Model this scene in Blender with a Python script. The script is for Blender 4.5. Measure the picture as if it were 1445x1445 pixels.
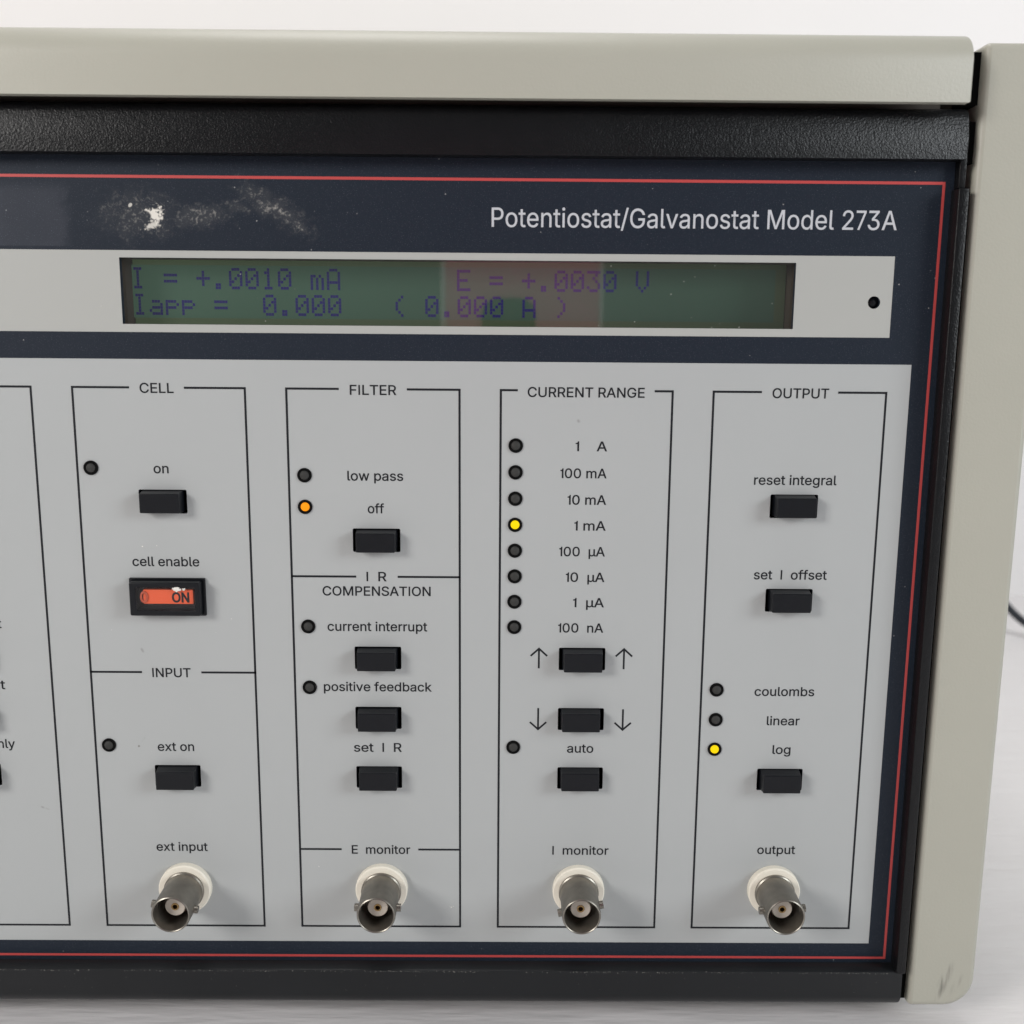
import bpy, bmesh, math, random
from mathutils import Vector, Matrix

# ------------------------------------------------------------------ camera, light, exposure
S = 0.001                                   # everything below is written in millimetres
scene = bpy.context.scene
C = scene.collection
for o in list(bpy.data.objects):
    bpy.data.objects.remove(o)

cam_d = bpy.data.cameras.new('camera')
cam = bpy.data.objects.new('camera', cam_d)
C.objects.link(cam)
scene.camera = cam
cam_d.sensor_width = 36.0
cam_d.lens = 36.0 * 1488.84 / 1445.0
cam_d.clip_start = 0.01
cam_d.clip_end = 50.0
_p, _y, _r = 0.179037219, 0.00617037647, 0.00783413102
_f = Vector((math.sin(_y)*math.cos(_p), math.cos(_y)*math.cos(_p), -math.sin(_p)))
_a = Vector((math.cos(_y), -math.sin(_y), 0))
_b = _a.cross(_f)
_a2 = math.cos(_r)*_a + math.sin(_r)*_b
_b2 = -math.sin(_r)*_a + math.cos(_r)*_b
_m = Matrix((_a2, _b2, -_f)).transposed().to_4x4()
_m.translation = Vector((82.1696501, -252.632506, 145.061285)) * S
cam.matrix_world = _m
cam_d.dof.use_dof = True
cam_d.dof.focus_distance = 0.262
cam_d.dof.aperture_fstop = 16.0

world = bpy.data.worlds.new('World')
scene.world = world
world.use_nodes = True
bg = world.node_tree.nodes['Background']
bg.inputs['Color'].default_value = (0.96, 0.98, 1.0, 1)
bg.inputs['Strength'].default_value = 0.155


def softbox(name, loc, target, size, power, col):
    d = bpy.data.lights.new(name, 'AREA')
    d.shape = 'RECTANGLE'
    d.size, d.size_y = size
    d.energy = power
    d.color = col
    o = bpy.data.objects.new(name, d)
    o.location = loc
    o.rotation_euler = (Vector(target) - Vector(loc)).to_track_quat('-Z', 'Y').to_euler()
    C.objects.link(o)
    return o


softbox('softbox_lamp', (-0.79, -0.76, 0.54), (0.05, 0.0, 0.08), (0.36, 0.36), 9.3, (1.0, 0.97, 0.94))
softbox('softbox_lamp', (1.14, -0.58, 0.48), (0.10, 0.0, 0.05), (0.45, 0.45), 9.0, (0.92, 0.97, 1.0))
softbox('ceiling_lamp', (0.0, 0.14, 1.35), (0.10, 0.16, 0.0), (0.8, 0.5), 8.4, (1.0, 0.98, 0.97))

scene.view_settings.view_transform = 'Standard'
scene.view_settings.look = 'None'
scene.view_settings.exposure = 0.0
scene.view_settings.gamma = 1.0
scene.view_settings.use_curve_mapping = False

# ------------------------------------------------------------------ materials
def mat(name, base, rough=0.5, metal=0.0, spec=0.5, bumps=(), mottled=None, emit=None, coat=0.0):
    """bumps: (scale per metre, strength, distance in mm, stretch) ; mottled: (scale, amount)"""
    m = bpy.data.materials.new(name)
    m.use_nodes = True
    nt = m.node_tree
    b = nt.nodes['Principled BSDF']
    b.inputs['Base Color'].default_value = (*base, 1)
    b.inputs['Roughness'].default_value = rough
    b.inputs['Metallic'].default_value = metal
    b.inputs['Specular IOR Level'].default_value = spec
    b.inputs['Coat Weight'].default_value = coat
    if emit:
        b.inputs['Emission Color'].default_value = (*emit[0], 1)
        b.inputs['Emission Strength'].default_value = emit[1]
    if bumps or mottled:
        tc = nt.nodes.new('ShaderNodeTexCoord')
    prev = None
    for (sc, st, dist, stretch) in bumps:
        mp = nt.nodes.new('ShaderNodeMapping')
        mp.inputs['Scale'].default_value = stretch
        nt.links.new(tc.outputs['Object'], mp.inputs['Vector'])
        n = nt.nodes.new('ShaderNodeTexNoise')
        n.inputs['Scale'].default_value = sc
        n.inputs['Detail'].default_value = 3
        nt.links.new(mp.outputs['Vector'], n.inputs['Vector'])
        bp = nt.nodes.new('ShaderNodeBump')
        bp.inputs['Strength'].default_value = st
        bp.inputs['Distance'].default_value = dist * S
        nt.links.new(n.outputs['Fac'], bp.inputs['Height'])
        if prev:
            nt.links.new(prev.outputs['Normal'], bp.inputs['Normal'])
        prev = bp
    if prev:
        nt.links.new(prev.outputs['Normal'], b.inputs['Normal'])
    if mottled:
        sc, am = mottled
        n = nt.nodes.new('ShaderNodeTexNoise')
        n.inputs['Scale'].default_value = sc
        n.inputs['Detail'].default_value = 5
        nt.links.new(tc.outputs['Object'], n.inputs['Vector'])
        mx = nt.nodes.new('ShaderNodeMix')
        mx.data_type = 'RGBA'
        mx.inputs['A'].default_value = (*[c*(1-am) for c in base], 1)
        mx.inputs['B'].default_value = (*[min(1, c*(1+am)) for c in base], 1)
        nt.links.new(n.outputs['Fac'], mx.inputs['Factor'])
        nt.links.new(mx.outputs['Result'], b.inputs['Base Color'])
    return m


ONE = (1, 1, 1)
M = {}
M['beige'] = mat('beige_paint', (0.392, 0.383, 0.325), 0.44, bumps=((1500, 0.45, 0.10, ONE), (450, 0.12, 0.10, ONE)), mottled=(35, 0.03))
M['black'] = mat('black_textured_plastic', (0.0058, 0.006, 0.0068), 0.30, spec=0.24, bumps=((2400, 0.7, 0.16, ONE), (800, 0.3, 0.2, ONE)), mottled=(90, 0.25))
M['black_smooth'] = mat('black_satin_plastic', (0.0085, 0.0094, 0.0108), 0.40, spec=0.3, bumps=((1500, 0.12, 0.05, ONE),), mottled=(60, 0.2))
M['key'] = mat('key_plastic', (0.0045, 0.0053, 0.0075), 0.36, spec=0.25, bumps=((2500, 0.5, 0.06, ONE),), mottled=(300, 0.2))
M['chassis'] = mat('dark_chassis_metal', (0.05, 0.037, 0.026), 0.6)
M['void'] = mat('matt_black', (0.004, 0.004, 0.004), 0.9, spec=0.1)
M['grey'] = mat('grey_overlay', (0.398, 0.412, 0.411), 0.42, spec=0.4, bumps=((3000, 0.05, 0.02, ONE),), mottled=(25, 0.022))
M['strip'] = mat('grey_strip_overlay', (0.40, 0.405, 0.385), 0.42, spec=0.4, bumps=((3000, 0.05, 0.02, ONE),), mottled=(25, 0.015))
M['ink'] = mat('black_ink', (0.010, 0.011, 0.014), 0.5, spec=0.2)
M['white_ink'] = mat('pale_grey_ink', (0.50, 0.51, 0.54), 0.5)
M['red_ink'] = mat('red_ink', (0.46, 0.055, 0.052), 0.45)
M['nickel'] = mat('nickel_plating', (0.235, 0.218, 0.19), 0.37, 0.85, bumps=((1200, 0.12, 0.03, ONE),), mottled=(500, 0.25))
M['cream'] = mat('cream_nylon', (0.82, 0.77, 0.66), 0.45, mottled=(250, 0.03))
M['post'] = mat('off_white_insulator', (0.66, 0.60, 0.52), 0.5)
M['gold'] = mat('gold_contact', (0.35, 0.23, 0.10), 0.35, 0.9)
M['lens_off'] = mat('unlit_lens', (0.040, 0.040, 0.038), 0.6, spec=0.2, bumps=((1500, 0.3, 0.1, ONE),))
M['lens_yellow'] = mat('lit_yellow_lens', (0.2, 0.14, 0.0), 0.5, spec=0.1, emit=((0.90, 0.63, 0.002), 1.0))
M['lens_amber'] = mat('lit_amber_lens', (0.2, 0.07, 0.0), 0.5, spec=0.1, emit=((0.92, 0.29, 0.008), 1.0))
M['orange'] = mat('orange_legend', (0.72, 0.110, 0.042), 0.5, spec=0.2)
M['orange_dark'] = mat('orange_ghost', (0.40, 0.065, 0.025), 0.5)
M['tray'] = mat('smoky_tray', (0.035, 0.028, 0.03), 0.35)
M['fleck'] = mat('white_residue', (0.75, 0.73, 0.68), 0.8)
M['cord'] = mat('cord_rubber', (0.018, 0.022, 0.03), 0.5)
M['rubber'] = mat('rubber_foot', (0.012, 0.012, 0.013), 0.7)
M['lcd_ink'] = mat('display_segment', (0.010, 0.008, 0.09), 0.5, spec=0.2, emit=((0.003, 0.001, 0.026), 1.0))
M['table'] = mat('white_embossed_laminate', (0.72, 0.70, 0.70), 0.55,
                 bumps=((22, 0.4, 4.0, (0.6, 2.2, 1)), (90, 0.55, 1.0, (0.4, 2.4, 1))), mottled=(12, 0.03))
M['wall'] = mat('white_wall_paint', (0.85, 0.825, 0.815), 0.7, bumps=((60, 0.1, 0.6, ONE),), mottled=(9, 0.02))


def navy_material():
    m = mat('navy_overlay', (0.0115, 0.0172, 0.028), 0.50, spec=0.2, bumps=((2600, 0.5, 0.06, ONE),))
    nt = m.node_tree
    b = nt.nodes['Principled BSDF']
    L = nt.links.new
    tc = nt.nodes.new('ShaderNodeTexCoord')
    sep = nt.nodes.new('ShaderNodeSeparateXYZ')
    L(tc.outputs['Object'], sep.inputs[0])

    def math_(op, *v, clamp=False):
        n = nt.nodes.new('ShaderNodeMath')
        n.operation = op
        n.use_clamp = clamp
        for i, x in enumerate(v):
            if isinstance(x, (int, float)):
                n.inputs[i].default_value = x
            else:
                L(x, n.inputs[i])
        return n.outputs[0]

    def noise(sc, det=4, dist=0.0):
        n = nt.nodes.new('ShaderNodeTexNoise')
        n.inputs['Scale'].default_value = sc
        n.inputs['Detail'].default_value = det
        n.inputs['Distortion'].default_value = dist
        L(tc.outputs['Object'], n.inputs['Vector'])
        return n.outputs['Fac']

    def ramp(v, lo, hi):
        n = nt.nodes.new('ShaderNodeMapRange')
        n.interpolation_type = 'SMOOTHSTEP'
        n.inputs['From Min'].default_value = lo
        n.inputs['From Max'].default_value = hi
        L(v, n.inputs['Value'])
        return n.outputs['Result']

    wob = noise(260, 5, 0.5)

    def blob(cx, cz, rx, rz, ang=0.0, wobble=1.3):
        ca, sa = math.cos(ang), math.sin(ang)
        dx = math_('SUBTRACT', sep.outputs[0], cx*S)
        dz = math_('SUBTRACT', sep.outputs[2], cz*S)
        u = math_('ADD', math_('MULTIPLY', dx, ca/(rx*S)), math_('MULTIPLY', dz, sa/(rx*S)))
        v = math_('ADD', math_('MULTIPLY', dx, -sa/(rz*S)), math_('MULTIPLY', dz, ca/(rz*S)))
        r = math_('SQRT', math_('ADD', math_('MULTIPLY', u, u), math_('MULTIPLY', v, v)))
        r = math_('ADD', r, math_('MULTIPLY', math_('SUBTRACT', wob, 0.5), wobble))
        return math_('SUBTRACT', 1.0, r)          # positive inside

    fine = noise(1900, 2)
    med = noise(700, 5, 1.0)
    # torn paper and glue left by a removed sticker
    solid = ramp(math_('ADD', blob(0.2, 168.9, 2.2, 2.1, 0.3, 3.0), math_('MULTIPLY', math_('SUBTRACT', noise(1500, 4), 0.5), 2.2)), 0.0, 0.5)
    bite = ramp(blob(-1.6, 168.2, 1.5, 1.5, 0, 1.0), 0.0, 0.3)
    solid = math_('MULTIPLY', solid, math_('SUBTRACT', 1.0, bite))
    tail = ramp(math_('ADD', blob(-1.0, 165.9, 2.6, 0.9, 0.5, 3.0), math_('MULTIPLY', math_('SUBTRACT', noise(1500, 4), 0.5), 2.2)), 0.0, 0.6)
    tick = ramp(blob(-5.0, 170.7, 0.7, 0.5, 0.8, 1.5), 0.0, 0.3)
    solid = math_('MAXIMUM', math_('MAXIMUM', solid, math_('MULTIPLY', tail, 0.8)), math_('MULTIPLY', tick, 0.7))
    haze_ = None
    for (a, wgt) in ((blob(-3, 168.5, 13, 7.5, 0, 1.2), 0.55), (blob(11.5, 168.5, 10, 4.0, 0.1, 1.8), 0.75), (blob(20, 170.4, 4.5, 2.0, -0.2, 1.8), 0.6),
                     (blob(28, 170.4, 12, 4.0, -0.55, 1.6), 0.8), (blob(29, 170.2, 8, 1.8, -0.62, 1.4), 1.0), (blob(34, 166.4, 4.0, 1.4, -0.6, 1.4), 1.0)):
        v = math_('MULTIPLY', ramp(a, 0.0, 0.9), wgt)
        haze_ = v if haze_ is None else math_('MAXIMUM', haze_, v)
    speck = ramp(math_('ADD', math_('MULTIPLY', med, 0.6), math_('MULTIPLY', fine, 0.4)), 0.50, 0.66)
    film = math_('ADD', math_('MULTIPLY', math_('MULTIPLY', haze_, speck), 0.38), math_('MULTIPLY', haze_, 0.055))
    # paler rectangle where a label used to be
    ghost = math_('MULTIPLY', ramp(math_('SUBTRACT', -0.0145, math_('ADD', sep.outputs[0], math_('MULTIPLY', wob, 0.006))), 0.0, 0.005),
                  math_('MULTIPLY', ramp(sep.outputs[2], 0.1612, 0.1616), math_('SUBTRACT', 1.0, ramp(sep.outputs[2], 0.173, 0.1766))))
    ghost = math_('MULTIPLY', ghost, math_('MULTIPLY', math_('ADD', noise(90), 0.35), 0.6))
    # scattered dust over the whole sheet
    vor = nt.nodes.new('ShaderNodeTexVoronoi')
    vor.inputs['Scale'].default_value = 330
    L(tc.outputs['Object'], vor.inputs['Vector'])
    dust = math_('MULTIPLY', math_('LESS_THAN', vor.outputs['Distance'], 0.055), ramp(noise(70, 3), 0.50, 0.60))
    spark = math_('MULTIPLY', ramp(noise(4200, 1), 0.62, 0.74), 0.10)

    def over(fac, a, colr):
        n = nt.nodes.new('ShaderNodeMix')
        n.data_type = 'RGBA'
        L(fac, n.inputs['Factor'])
        if isinstance(a, tuple):
            n.inputs['A'].default_value = a
        else:
            L(a, n.inputs['A'])
        n.inputs['B'].default_value = colr
        return n.outputs['Result']
    c = over(ghost, (0.0115, 0.0168, 0.027, 1), (0.045, 0.050, 0.064, 1))
    c = over(spark, c, (0.5, 0.55, 0.65, 1))
    c = over(math_('MULTIPLY', dust, 0.5), c, (0.5, 0.5, 0.5, 1))
    c = over(film, c, (0.55, 0.52, 0.47, 1))
    c = over(solid, c, (0.70, 0.67, 0.61, 1))
    L(c, b.inputs['Base Color'])
    rr = math_('ADD', 0.48, math_('MULTIPLY', math_('MAXIMUM', solid, film), 0.4))
    L(rr, b.inputs['Roughness'])
    return m


M['navy'] = navy_material()


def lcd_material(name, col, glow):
    """display glass; painted glow, stronger at the left, imitates room light falling there"""
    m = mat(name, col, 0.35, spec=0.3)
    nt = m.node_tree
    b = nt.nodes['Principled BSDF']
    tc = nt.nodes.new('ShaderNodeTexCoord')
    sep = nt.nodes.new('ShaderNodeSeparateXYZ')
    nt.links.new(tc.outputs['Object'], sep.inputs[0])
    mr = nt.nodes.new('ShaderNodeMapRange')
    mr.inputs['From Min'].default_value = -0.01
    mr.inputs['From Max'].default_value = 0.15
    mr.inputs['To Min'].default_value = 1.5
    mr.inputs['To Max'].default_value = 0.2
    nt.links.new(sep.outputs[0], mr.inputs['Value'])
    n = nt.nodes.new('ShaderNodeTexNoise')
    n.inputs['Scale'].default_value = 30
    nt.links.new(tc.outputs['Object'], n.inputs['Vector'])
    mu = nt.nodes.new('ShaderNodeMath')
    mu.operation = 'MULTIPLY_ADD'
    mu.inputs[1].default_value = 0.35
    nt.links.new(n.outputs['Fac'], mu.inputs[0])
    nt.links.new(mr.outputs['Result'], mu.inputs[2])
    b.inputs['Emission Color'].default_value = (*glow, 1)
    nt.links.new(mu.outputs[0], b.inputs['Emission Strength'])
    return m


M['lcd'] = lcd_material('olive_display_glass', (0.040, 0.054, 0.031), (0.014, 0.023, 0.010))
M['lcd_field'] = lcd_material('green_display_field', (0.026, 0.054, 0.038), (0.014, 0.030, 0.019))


def clear_material(name, f0, dusty=0.0):
    """thin clear window: passes light straight through and mirrors the rest, alike from both sides"""
    m = bpy.data.materials.new(name)
    m.use_nodes = True
    nt = m.node_tree
    L = nt.links.new
    nt.nodes.remove(nt.nodes['Principled BSDF'])
    out = nt.nodes['Material Output']

    def math_(op, *v, clamp=False):
        n = nt.nodes.new('ShaderNodeMath')
        n.operation = op
        n.use_clamp = clamp
        for i, x in enumerate(v):
            if isinstance(x, (int, float)):
                n.inputs[i].default_value = x
            else:
                L(x, n.inputs[i])
        return n.outputs[0]
    geo = nt.nodes.new('ShaderNodeNewGeometry')
    dot = nt.nodes.new('ShaderNodeVectorMath')
    dot.operation = 'DOT_PRODUCT'
    L(geo.outputs['Normal'], dot.inputs[0])
    L(geo.outputs['Incoming'], dot.inputs[1])
    c = math_('SUBTRACT', 1.0, math_('ABSOLUTE', dot.outputs['Value']), clamp=True)
    fr = math_('ADD', f0, math_('MULTIPLY', 1-f0, math_('POWER', c, 5.0)), clamp=True)
    tr = nt.nodes.new('ShaderNodeBsdfTransparent')
    gl = nt.nodes.new('ShaderNodeBsdfGlossy')
    gl.inputs['Roughness'].default_value = 0.03
    mx = nt.nodes.new('ShaderNodeMixShader')
    L(fr, mx.inputs[0])
    L(tr.outputs[0], mx.inputs[1])
    L(gl.outputs[0], mx.inputs[2])
    last = mx
    if dusty:
        tc = nt.nodes.new('ShaderNodeTexCoord')
        v = nt.nodes.new('ShaderNodeTexVoronoi')
        v.inputs['Scale'].default_value = 420
        L(tc.outputs['Object'], v.inputs['Vector'])
        n = nt.nodes.new('ShaderNodeTexNoise')
        n.inputs['Scale'].default_value = 120
        L(tc.outputs['Object'], n.inputs['Vector'])
        mr = nt.nodes.new('ShaderNodeMapRange')
        mr.inputs['From Min'].default_value = 0.48
        mr.inputs['From Max'].default_value = 0.60
        L(n.outputs['Fac'], mr.inputs['Value'])
        fac = math_('ADD', math_('MULTIPLY', math_('MULTIPLY', math_('LESS_THAN', v.outputs['Distance'], 0.065), mr.outputs[0]), dusty), 0.012)
        df = nt.nodes.new('ShaderNodeBsdfDiffuse')
        df.inputs[0].default_value = (0.6, 0.6, 0.55, 1)
        m2 = nt.nodes.new('ShaderNodeMixShader')
        L(fac, m2.inputs[0])
        L(mx.outputs[0], m2.inputs[1])
        L(df.outputs[0], m2.inputs[2])
        last = m2
    L(last.outputs[0], out.inputs['Surface'])
    return m


M['window'] = clear_material('clear_window', 0.11, 0.6)      # pane and display glass together: several reflecting faces
M['lens_cap'] = clear_material('clear_lens_cap', 0.03)


def add_scuff(m, segs, colr):
    """rubbed dark marks along segments ((x, z), (x, z), width) in millimetres"""
    nt = m.node_tree
    L = nt.links.new
    b = nt.nodes['Principled BSDF']
    src = b.inputs['Base Color'].links[0].from_socket
    tc = nt.nodes.new('ShaderNodeTexCoord')
    sep = nt.nodes.new('ShaderNodeSeparateXYZ')
    L(tc.outputs['Object'], sep.inputs[0])

    def math_(op, *v, clamp=False):
        n = nt.nodes.new('ShaderNodeMath')
        n.operation = op
        n.use_clamp = clamp
        for i, x in enumerate(v):
            if isinstance(x, (int, float)):
                n.inputs[i].default_value = x
            else:
                L(x, n.inputs[i])
        return n.outputs[0]
    mp = nt.nodes.new('ShaderNodeMapping')
    mp.inputs['Rotation'].default_value = (0, math.radians(-22), 0)
    mp.inputs['Scale'].default_value = (1, 1, 0.12)
    L(tc.outputs['Object'], mp.inputs['Vector'])
    nz = nt.nodes.new('ShaderNodeTexNoise')
    nz.inputs['Scale'].default_value = 900
    nz.inputs['Detail'].default_value = 4
    L(mp.outputs['Vector'], nz.inputs['Vector'])
    for ((xa, za), (xb, zb), w, amt) in segs:
        ln = math.hypot(xb-xa, zb-za)
        ux, uz = (xb-xa)/ln, (zb-za)/ln
        dx = math_('SUBTRACT', sep.outputs[0], (xa+xb)/2*S)
        dz = math_('SUBTRACT', sep.outputs[2], (za+zb)/2*S)
        u = math_('MULTIPLY', math_('ADD', math_('MULTIPLY', dx, ux), math_('MULTIPLY', dz, uz)), 2/(ln*S))
        v = math_('MULTIPLY', math_('ADD', math_('MULTIPLY', dx, -uz), math_('MULTIPLY', dz, ux)), 1/(w*S))
        r = math_('SUBTRACT', 1.0, math_('SQRT', math_('ADD', math_('MULTIPLY', u, u), math_('MULTIPLY', v, v))), clamp=True)
        f = math_('MULTIPLY', math_('MULTIPLY', r, 1.6, clamp=True), math_('MULTIPLY', math_('SUBTRACT', nz.outputs['Fac'], 0.40, clamp=True), amt*4, clamp=True), clamp=True)
        mx = nt.nodes.new('ShaderNodeMix')
        mx.data_type = 'RGBA'
        L(f, mx.inputs['Factor'])
        L(src, mx.inputs['A'])
        mx.inputs['B'].default_value = (*colr, 1)
        src = mx.outputs['Result']
    L(src, b.inputs['Base Color'])


add_scuff(M['beige'], [((200.2, -18.5), (195.5, -31.5), 1.7, 0.8), ((203.0, -22.0), (199.5, -29.5), 1.1, 0.4), ((207.0, -2), (205.9, 6), 0.5, 0.8)], (0.15, 0.145, 0.125))
add_scuff(M['grey'], [((-8.3, 64.5), (-7.6, 63.0), 0.45, 0.8), ((-10.4, 38.8), (-10.0, 38.2), 0.4, 0.9), ((-37.5, 22.5), (-33.5, 21.0), 0.35, 0.5), ((-9.5, 39.5), (-8.2, 41.5), 0.3, 0.4),
                      ((99, 122), (100, 121.2), 0.5, 0.5)], (0.16, 0.15, 0.14))


# ------------------------------------------------------------------ mesh helpers
def link(name, me, m, parent=None):
    o = bpy.data.objects.new(name, me)
    C.objects.link(o)
    if m is not None:
        me.materials.clear()
        me.materials.append(m)
    if parent:
        o.parent = parent
    return o


def from_bm(name, bm, m, parent=None, smooth=None):
    me = bpy.data.meshes.new(name)
    bm.to_mesh(me)
    bm.free()
    if smooth is not None:
        for p in me.polygons:
            p.use_smooth = True
        me.set_sharp_from_angle(angle=math.radians(smooth))
    return link(name, me, m, parent)


def add_box(bm, x0, x1, y0, y1, z0, z1, bev=0.0, seg=3):
    r = bmesh.ops.create_cube(bm, size=1.0)
    vs = r['verts']
    for v in vs:
        v.co = Vector(((x0 if v.co.x < 0 else x1)*S, (y0 if v.co.y < 0 else y1)*S, (z0 if v.co.z < 0 else z1)*S))
    if bev:
        es = list({e for v in vs for e in v.link_edges})
        bmesh.ops.bevel(bm, geom=es, offset=bev*S, segments=seg, profile=0.5, affect='EDGES')
    return vs


def box(name, m, parent, *a, bev=0.0, seg=3):
    bm = bmesh.new()
    add_box(bm, *a, bev=bev, seg=seg)
    return from_bm(name, bm, m, parent, 40 if bev else None)


def rect(x0, x1, z0, z1, r=0.0, n=6):
    if not r:
        return [(x0, z0), (x1, z0), (x1, z1), (x0, z1)]
    rs = r if isinstance(r, (tuple, list)) else (r, r, r, r)      # corners: bottom left, bottom right, top right, top left
    pts = []
    for (cx, cz, a0, q) in ((x0, z0, 180, 0), (x1, z0, 270, 1), (x1, z1, 0, 2), (x0, z1, 90, 3)):
        q = rs[q]
        ox = cx + (q if cx == x0 else -q)
        oz = cz + (q if cz == z0 else -q)
        for k in range(n+1):
            a = math.radians(a0 + 90*k/n)
            pts.append((ox+q*math.cos(a), oz+q*math.sin(a)))
    return pts


def circ(x, z, r, n=40):
    return [(x+r*math.cos(2*math.pi*k/n), z+r*math.sin(2*math.pi*k/n)) for k in range(n)]


def plate(name, m, parent, loops, y_front, y_back=None, bevel=0.0, smooth=None):
    """flat sheet (y_back None) or solid plate facing -Y, cut from outlines in X/Z (holes = inner loops)"""
    cu = bpy.data.curves.new(name, 'CURVE')
    cu.dimensions = '2D'
    cu.fill_mode = 'BOTH'
    for lp in loops:
        sp = cu.splines.new('POLY')
        sp.points.add(len(lp)-1)
        for q, (x, z) in zip(sp.points, lp):
            q.co = (x, z, 0, 1)
        sp.use_cyclic_u = True
    return curve_to_plate(name, cu, m, parent, y_front, y_back, bevel, smooth)


def curve_to_plate(name, cu, m, parent, y_front, y_back=None, bevel=0.0, smooth=None):
    mid = y_front
    if y_back is not None:
        cu.extrude = (y_back-y_front)/2 - bevel
        cu.bevel_depth = bevel
        cu.offset = -bevel
        cu.bevel_resolution = 3
        mid = (y_front+y_back)/2
    tmp = bpy.data.objects.new('tmp', cu)
    C.objects.link(tmp)
    bpy.context.view_layer.update()
    dg = bpy.context.evaluated_depsgraph_get()
    me = bpy.data.meshes.new_from_object(tmp.evaluated_get(dg))
    bpy.data.objects.remove(tmp)
    bpy.data.curves.remove(cu)
    me.transform(Matrix(((S, 0, 0, 0), (0, 0, -S, mid*S), (0, S, 0, 0), (0, 0, 0, 1))))
    me.name = name
    if smooth:
        for p in me.polygons:
            p.use_smooth = True
        me.set_sharp_from_angle(angle=math.radians(smooth))
    return link(name, me, m, parent)


def lathe(name, m, parent, prof, n=48, cx=0.0, cz=0.0, smooth=35):
    """prof: (radius, y) along -Y axis through (cx, cz)"""
    bm = bmesh.new()
    rings = []
    for (r, y) in prof:
        if r <= 1e-6:
            rings.append([bm.verts.new((cx*S, y*S, cz*S))])
        else:
            rings.append([bm.verts.new(((cx+r*math.cos(2*math.pi*k/n))*S, y*S, (cz+r*math.sin(2*math.pi*k/n))*S)) for k in range(n)])
    for a, b in zip(rings, rings[1:]):
        for k in range(n):
            k2 = (k+1) % n
            if len(a) == 1 and len(b) == 1:
                continue
            if len(a) == 1:
                bm.faces.new((a[0], b[k2], b[k]))
            elif len(b) == 1:
                bm.faces.new((a[k], a[k2], b[0]))
            else:
                bm.faces.new((a[k], a[k2], b[k2], b[k]))
    bmesh.ops.recalc_face_normals(bm, faces=bm.faces)
    return from_bm(name, bm, m, parent, smooth)


def extrude_x(name, m, parent, prof, x0, x1, bev=0.4, smooth=40):
    """closed (y, z) profile swept along X, end edges eased"""
    bm = bmesh.new()
    a = [bm.verts.new((x0*S, y*S, z*S)) for y, z in prof]
    b = [bm.verts.new((x1*S, y*S, z*S)) for y, z in prof]
    n = len(prof)
    for k in range(n):
        bm.faces.new((a[k], a[(k+1) % n], b[(k+1) % n], b[k]))
    fa = bm.faces.new(a[::-1])
    fb = bm.faces.new(b)
    bmesh.ops.recalc_face_normals(bm, faces=bm.faces)
    if bev:
        es = list(fa.edges)+list(fb.edges)
        bmesh.ops.bevel(bm, geom=es, offset=bev*S, segments=2, profile=0.5, affect='EDGES')
    return from_bm(name, bm, m, parent, smooth)


def arc(cy, cz, r, a0, a1, n=8):
    return [(cy+r*math.cos(math.radians(a0+(a1-a0)*k/n)), cz+r*math.sin(math.radians(a0+(a1-a0)*k/n))) for k in range(n+1)]


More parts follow.
